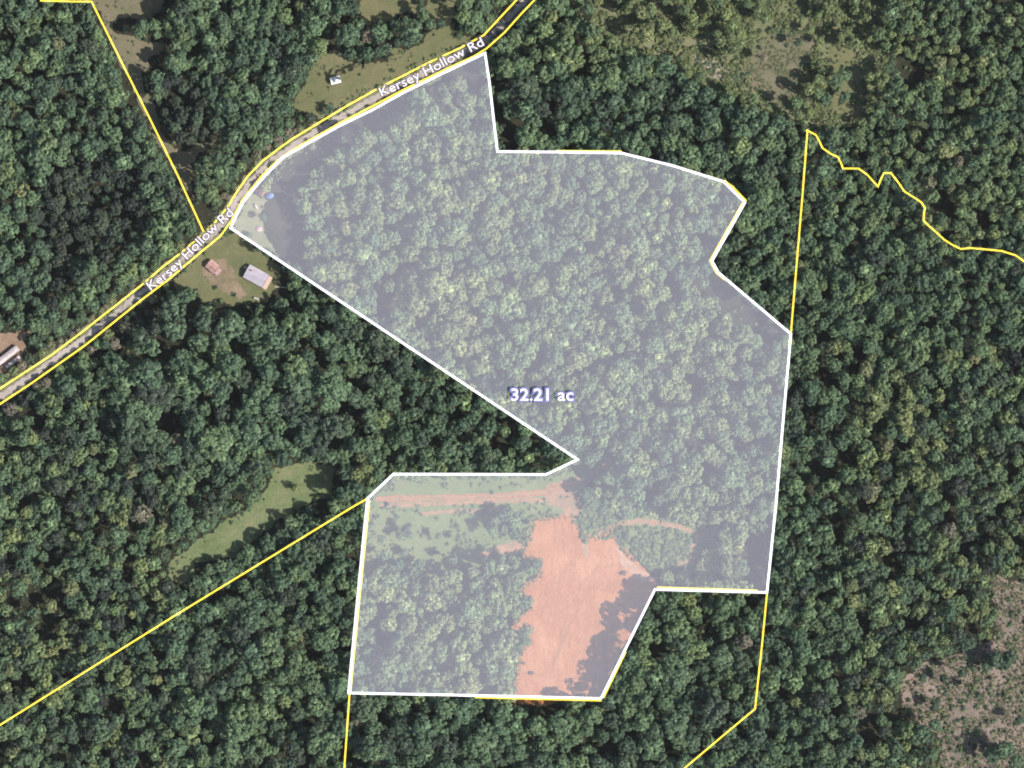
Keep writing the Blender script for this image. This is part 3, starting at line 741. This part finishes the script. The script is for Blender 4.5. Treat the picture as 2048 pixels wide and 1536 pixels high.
# white-roofed shed in the meadow
c = W(671, 160, 3)
e = empty('shed', (c.x, c.y, 0), R(14))
tag(e, 'white-roofed shed alone in the meadow above the road', 'shed')
w, r_ = MB(), MB(); gable(w, r_, 7.2, 5.2, 2.8, 1.1, .35)
w.build('wall', M_TANW, e); r_.build('roof', M_WHITE, e)
MB().box(-1.1,1.1,-2.67,-2.603,.05,2.3).build('door', M_WOOD, e)
MB().box(3.61,3.67,-.6,.6,1.1,2.0).build('window', M_DARK, e)

# mobile home and its long carport
c = W(14, 712, 3)
e = empty('mobile_home', (c.x, c.y, 0), R(38))
tag(e, 'white mobile home with a long weathered pale roof beside the bare yard', 'mobile home')
w, r_ = MB(), MB(); gable(w, r_, 21, 4.4, 2.8, .6, .2)
w.build('wall', M_WHITE, e); r_.build('roof', M_PALEROOF, e)
for x in (-7, -2, 3, 8):
    f = MB().box(x-.6,x+.6,-2.27,-2.203,1.1,2.2).build('window', M_PALEWOOD, e); MB().box(x-.48,x+.48,-2.33,-2.28,1.2,2.1).build('pane', M_DARK, f)
c = W(26, 724, 3)
e = empty('carport', (c.x, c.y, 0), R(38))
tag(e, 'narrow pale carport roof next to the white mobile home', 'carport')
p = MB(); p.extr([(-1.3,2.5),(1.3,2.7),(1.3,2.85),(-1.3,2.65)], -7, 7); p.build('roof', M_PALEROOF, e)
for x in (-6.6, 0, 6.6):
    for y in (-1.15, 1.15): MB().box(x-.07,x+.07,y-.07,y+.07,0,2.5).build('post', M_WOOD, e)

# red-roofed shed and the blue tarp in the parcel's corner
c = W(521, 384, 3)
e = empty('shed', (c.x, c.y, 0), R(-38))
tag(e, 'small red-roofed shed at the roadside inside the white outline', 'shed')
w, r_ = MB(), MB(); gable(w, r_, 6.2, 4.6, 2.5, .9, .3)
w.build('wall', M_WOOD, e); r_.build('roof', M_REDROOF, e)
MB().box(-.6,.6,-2.37,-2.303,.05,2.1).build('door', M_PALEWOOD, e)
def mound(name, mat, x, y, rx, ry, h, seed, rz=0):
    mb = MB(); n, m = 16, 6
    for j in range(m):
        a = j/(m-1)*math.pi/2
        for i in range(n):
            b = 2*math.pi*i/n; k = 1+.25*noise.noise(Vector((math.cos(b)*1.4+seed, math.sin(b)*1.4, j*.6)))
            mb.v.append((math.cos(b)*math.cos(a)*rx*k, math.sin(b)*math.cos(a)*ry*k, math.sin(a)*h*k))
    for j in range(m-1):
        for i in range(n): mb.f.append((j*n+i, j*n+(i+1)%n, (j+1)*n+(i+1)%n, (j+1)*n+i))
    o = mb.build(name, mat, None, W(x, y, 0)+Vector((0,0,.05))); o.rotation_euler = (0,0,rz); return o
tag(mound('tarp', M_BLUE, 540, 392, 3.4, 2.2, 1.4, 3, .4), 'blue tarp over a heap beside the red-roofed shed', 'tarp')
def van(x, y, rz, col, label):
    c = W(x, y, 0); e = empty('parked_van', (c.x, c.y, .2), rz); tag(e, label, 'van'); e.scale = (.75, .75, .75)
    b = MB(); b.extr([(-.95,.35),(.95,.35),(.98,1.0),(.85,1.95),(-.85,1.95),(-.98,1.0)], -2.6, 1.5); b.extr([(-.95,.35),(.95,.35),(.95,1.15),(-.95,1.15)], 1.501, 2.7)
    b.build('body', col, e)
    MB().extr([(-.8,1.16),(.8,1.16),(.72,1.85),(-.72,1.85)], 1.505, 1.62).build('windscreen', M_DARK, e)
    for sx in (-1.7, 1.8):
        for sy in (-.86, .86): MB().tube((sx, sy-.12, .36), (sx, sy+.12, .36), .36, .36, 10).build('wheel', M_RUBBER, e)
van(513, 414, R(-60), M_GREYVAN, 'pale grey van parked on the grass south of the red-roofed shed')
van(513, 597, R(-15), M_GREYVAN, 'pale grey van parked below the long house by the trees')
tag(mound('scrap_pile', M_PINK, 518, 458, 2.6, 2.0, 1.0, 8), 'low pinkish scrap pile on the grass corner inside the white outline', 'scrap pile')
# logs
def log(x0, y0, x1, y1, r, label):
    a, b = W(x0, y0, 0), W(x1, y1, 0); c = (a+b)/2
    o = MB().tube(a-c, b-c, r, r*.7, 8).build('fallen_log', M_PALEWOOD, None, c+Vector((0,0,r+.1))); tag(o, label, 'log')
log(722,83,748,87,.45,'pale fallen log in the clearing north of the white-roofed shed')
log(549,573,578,576,.35,'pale fallen log lying east of the long house')
# heaps of cut brush on the clay
def brush_pile(x, y, r, label, seed):
    rr = random.Random(seed); c = W(x, y, 0); e = empty('brush_pile', (c.x, c.y, .12)); tag(e, label, 'brush pile', 'brush piles on the red clay')
    mb = MB()
    for i in range(46):
        a = rr.uniform(0, 6.28); q = rr.uniform(0, r*.75); b = rr.uniform(0, 6.28); l = rr.uniform(.6, 1.5)*r*.6
        p = Vector((math.cos(a)*q, math.sin(a)*q*.6, rr.uniform(.1, 1.3*(1-q/r)+.1))); dq = Vector((math.cos(b)*l, math.sin(b)*l*.7, rr.uniform(-.2,.5)))
        mb.tube(p-dq*.5, p+dq*.5, .11, .05, 4)
    s = mb.build('branches', M_BRUSHWOOD, e); s['kind'] = 'stuff'
    hp = MB(); n = 12
    for j, (k, z) in enumerate(((1,0),(.75,.5),(.35,.85))):
        for i in range(n):
            b = 2*math.pi*i/n; w = 1+.3*noise.noise(Vector((math.cos(b)*1.7, math.sin(b)*1.7, seed+j))); hp.v.append((math.cos(b)*r*.7*k*w, math.sin(b)*r*.42*k*w, z))
    for j in range(2):
        for i in range(n): hp.f.append((j*n+i, j*n+(i+1)%n, (j+1)*n+(i+1)%n, (j+1)*n+i))
    hp.f.append(tuple(2*n+i for i in range(n)))
    hp.build('heap', M_BRUSHWOOD, e)
brush_pile(1246,1146,4.2,'dark brush pile on the clay near its eastern edge',1)
brush_pile(1062,1346,3.6,'dark brush pile at the southern end of the clay',2)
brush_pile(1046,1326,2.8,'small dark brush pile near the south-western clay edge',3)
brush_pile(1045,1186,2.6,'small brown brush pile in the western bay of the clay',4)

# ---------------------------------------------------------------- the survey overlay that hangs over the land
Z_LINE = 36.0
def flat(name, col, film=0.0):
    # a thin film that lets most of the sun through
    m, t, out = newmat(name)
    b = node(t, 'ShaderNodeBsdfDiffuse'); b.inputs[0].default_value = (*col, 1); b.inputs[1].default_value = 0
    if film:
        tr = node(t, 'ShaderNodeBsdfTransparent'); tr.inputs[0].default_value = (film, film, film, 1)
        ad = t.nodes.new('ShaderNodeAddShader'); t.links.new(tr.outputs[0], ad.inputs[0]); t.links.new(b.outputs[0], ad.inputs[1]); t.links.new(ad.outputs[0], out.inputs[0])
    else: t.links.new(b.outputs[0], out.inputs[0])
    return m
M_YEL = flat('yellow_line', (.42,.32,.03), .95); M_WLINE = flat('white_line', (.46,.44,.47), .95); M_TEXT = flat('white_lettering', (.66,.62,.65), .3); M_HALO = flat('dark_lettering_edge', (.09,.06,.07))
M_BLUEHALO = flat('violet_lettering_edge', (.155,.16,.33))
# a clear film with a pale lavender bloom
M_VEIL, t, out = newmat('lavender_film')
tr = node(t, 'ShaderNodeBsdfTransparent'); df = node(t, 'ShaderNodeBsdfDiffuse'); df.inputs[0].default_value = (.136,.136,.156,1)
ad = t.nodes.new('ShaderNodeAddShader'); t.links.new(tr.outputs[0], ad.inputs[0]); t.links.new(df.outputs[0], ad.inputs[1]); t.links.new(ad.outputs[0], out.inputs[0])
tag(link('parcel_overlay', sheet_mesh('parcel_overlay', PARCEL, Z_LINE-1), M_VEIL), 'translucent lavender sheet over the white outlined parcel', 'map overlay')
closed = PARCEL + PARCEL[:2]
tag(link('boundary_line', ribbon_mesh('boundary_line', closed[:-1]+[((PARCEL[0][0]*.999+PARCEL[1][0]*.001), (PARCEL[0][1]*.999+PARCEL[1][1]*.001))], 4.5, Z_LINE, thick=.12), M_WLINE),
    'thick white line outlining the lavender parcel', 'boundary line')
YEL = [
 ('yellow boundary line slanting down through the north-western woods to the road', [(80,1),(150,3),(183,3),(237,112),(295,228),(355,350),(407,463)]),
 ('yellow boundary line along the northern side of the road', [(-40,806),(0,777),(103,710),(164,664),(287,567),(325,534),(355,511),(395,478),(427,448),(456,413),(472,386),(496,352),(526,321),(581,280),(632,249),
      (700,208),(752,179),(860,124),(920,96),(968,70),(992,44),(1033,0),(1060,-30)]),
 ('yellow boundary line along the southern side of the road', [(-40,836),(0,808),(65,765),(171,690),(284,599),(342,555),(403,503),(441,472),(461,444),(485,400),(523,352),(554,322),(590,297),(632,273),(678,247),(740,215),
      (808,179),(880,144),(949,112),(973,97),(1009,65),(1043,27),(1069,0),(1092,-30)]),
 ('long straight yellow boundary line rising from the south-western edge to the parcel', [(-40,1475),(0,1450),(350,1231),(700,1017),(733,998)]),
 ('short yellow boundary line running from the parcel down to the bottom edge', [(699,1388),(694,1460),(689,1531),(688,1575)]),
 ('bent yellow boundary line below the south-eastern corner of the parcel', [(1534,1188),(1524,1290),(1510,1418),(1450,1468),(1372,1534),(1330,1570)]),
 ('straight yellow boundary line rising from the parcel to the creek line', [(1582,664),(1594,520),(1605,390),(1615,261)]),
 ('wavy yellow boundary line following the creek in the north-east', [(1613,260),(1632,270),(1638,281),(1645,296),(1662,308),(1676,314),(1682,326),(1686,337),(1717,337),(1734,349),(1756,373),(1762,358),(1768,346),(1782,346),(1796,364),(1809,383),
      (1830,396),(1843,405),(1850,416),(1848,426),(1847,441),(1857,451),(1872,464),(1888,479),(1905,490),(1922,498),(1939,496),(1965,498),(2004,502),(2032,511),(2050,524),(2090,545)]),
 ('thin yellow line showing above the northern white line of the parcel', [(1113,301.5),(1243,302.5)]),
 ('thin yellow line showing outside the north-eastern point of the parcel', [(1449,361),(1466,374),(1493,402)]),
 ('thin yellow line showing inside the notch of the parcel', [(1485,406),(1420,521),(1433,546),(1450,560)]),
 ('thin yellow line showing above the white line east of the clay', [(1314,1174.5),(1515,1181)]),
 ('thin yellow line showing under the southern white line of the parcel', [(950,1395),(1203,1401.5)]),
 ('thin yellow line showing along the western white line of the parcel', [(739,1000),(731,1080),(716,1230),(701,1383)]),
 ('thin yellow line showing along the slanting white line below the clay', [(1252,1303),(1207,1396)]),
]
for lab, ln in YEL:
    thin = lab.startswith('thin')
    tag(link('boundary_line', ribbon_mesh('boundary_line', ln, 2.8 if thin else 3.4, Z_LINE-.25 if thin else Z_LINE-.4, thick=.1), M_YEL), lab, 'boundary line', 'yellow boundary lines')

def text_on(path, body, cap, label, bold=0.0, mat=M_TEXT, halo=M_HALO, hw=.05, spacing=1.0, z=Z_LINE+1.0, fit=True):
    """flat lettering set along a baseline given in map pixels"""
    seg = [0.0]
    for a, b in zip(path, path[1:]): seg.append(seg[-1]+math.hypot(b[0]-a[0], b[1]-a[1]))
    total = seg[-1]
    def along(s):
        i = 0
        while i < len(path)-2 and seg[i+1] < s: i += 1
        a, b = path[i], path[i+1]; l = seg[i+1]-seg[i]; u = (s-seg[i])/l
        dx, dy = (b[0]-a[0])/l, (b[1]-a[1])/l
        return a[0]+(b[0]-a[0])*u, a[1]+(b[1]-a[1])*u, dx, dy
    root = empty('map_label', W(*path[0], 0)); root.location.z = 0
    base = root.location.copy()
    tag(root, label, 'map label')
    xr = None
    for nm, off, mt, zz in (('letter', bold, mat, z), ('letter_edge', bold+hw, halo, z-.3)):
        cu = bpy.data.curves.new(nm, 'FONT'); cu.body = body; cu.size = 1.0; cu.offset = off; cu.space_character = spacing; cu.resolution_u = 4
        ob = bpy.data.objects.new(nm, cu); COL.objects.link(ob)
        dg = bpy.context.evaluated_depsgraph_get(); me = bpy.data.meshes.new_from_object(ob.evaluated_get(dg))
        bpy.data.objects.remove(ob)
        bm = bmesh.new(); bm.from_mesh(me)
        bmesh.ops.subdivide_edges(bm, edges=[e for e in bm.edges if e.calc_length() > .12], cuts=2); bm.to_mesh(me); bm.free()
        xs = [v.co.x for v in me.vertices]
        if xr is None: xr = (min(xs), max(xs))
        kx = total/(xr[1]-xr[0]); ky = cap/.70
        for v in me.vertices:
            s = (v.co.x-xr[0])*kx; x, y, dx, dy = along(s)
            q = W(x + dy*v.co.y*ky, y - dx*v.co.y*ky, zz); v.co = q - base
        # one mesh per letter
        par = list(range(len(me.vertices)))
        def find(i):
            while par[i] != i: par[i] = par[par[i]]; i = par[i]
            return i
        for e in me.edges: par[find(e.vertices[0])] = find(e.vertices[1])
        isl = {}
        for p in me.polygons: isl.setdefault(find(p.vertices[0]), []).append(tuple(p.vertices))
        made = []
        for k, fs in isl.items():
            ids = sorted({i for f in fs for i in f}); m_ = {i: n for n, i in enumerate(ids)}
            lm = bpy.data.meshes.new(nm); lm.from_pydata([tuple(me.vertices[i].co) for i in ids], [], [tuple(m_[i] for i in f) for f in fs]); lm.update()
            made.append((min(xs[i] for i in ids), lm))
        made.sort(key=lambda q: q[0])
        if nm == 'letter': letters = [link(nm, lm, mt, root) for _, lm in made]
        else:
            for n_, (_, lm) in enumerate(made): link(nm, lm, mt, letters[n_] if len(made) == len(letters) else root)
text_on([(302,581),(335,557),(366,528),(400,494),(440,454),(468,428)], 'Kersey Hollow Rd', 18.5, 'white Kersey Hollow Rd lettering along the road west of the house', .004)
text_on([(764,193),(815,170),(870,143),(925,113),(969,90)], 'Kersey Hollow Rd', 18.5, 'white Kersey Hollow Rd lettering along the road north of the parcel', .004)
text_on([(1022,801),(1147,801)], '32.21 ac', 24, 'white 32.21 ac lettering in the middle of the parcel', .016, halo=M_BLUEHALO, hw=.085)

# ---------------------------------------------------------------- thin haze volume put in to lift the darks and soften contrast
M_HAZE, t, out = newmat('added_haze_volume')
pv = node(t, 'ShaderNodeVolumePrincipled', i_Density=HAZE); pv.inputs['Color'].default_value = (.95, .95, 1.0, 1); pv.inputs['Anisotropy'].default_value = 0.2
t.links.new(pv.outputs[0], out.inputs['Volume'])
tag(MB().box(-4700, 4700, -4700, 4700, -1.0, CAM_H+30).build('added_haze', M_HAZE), kind='stuff')
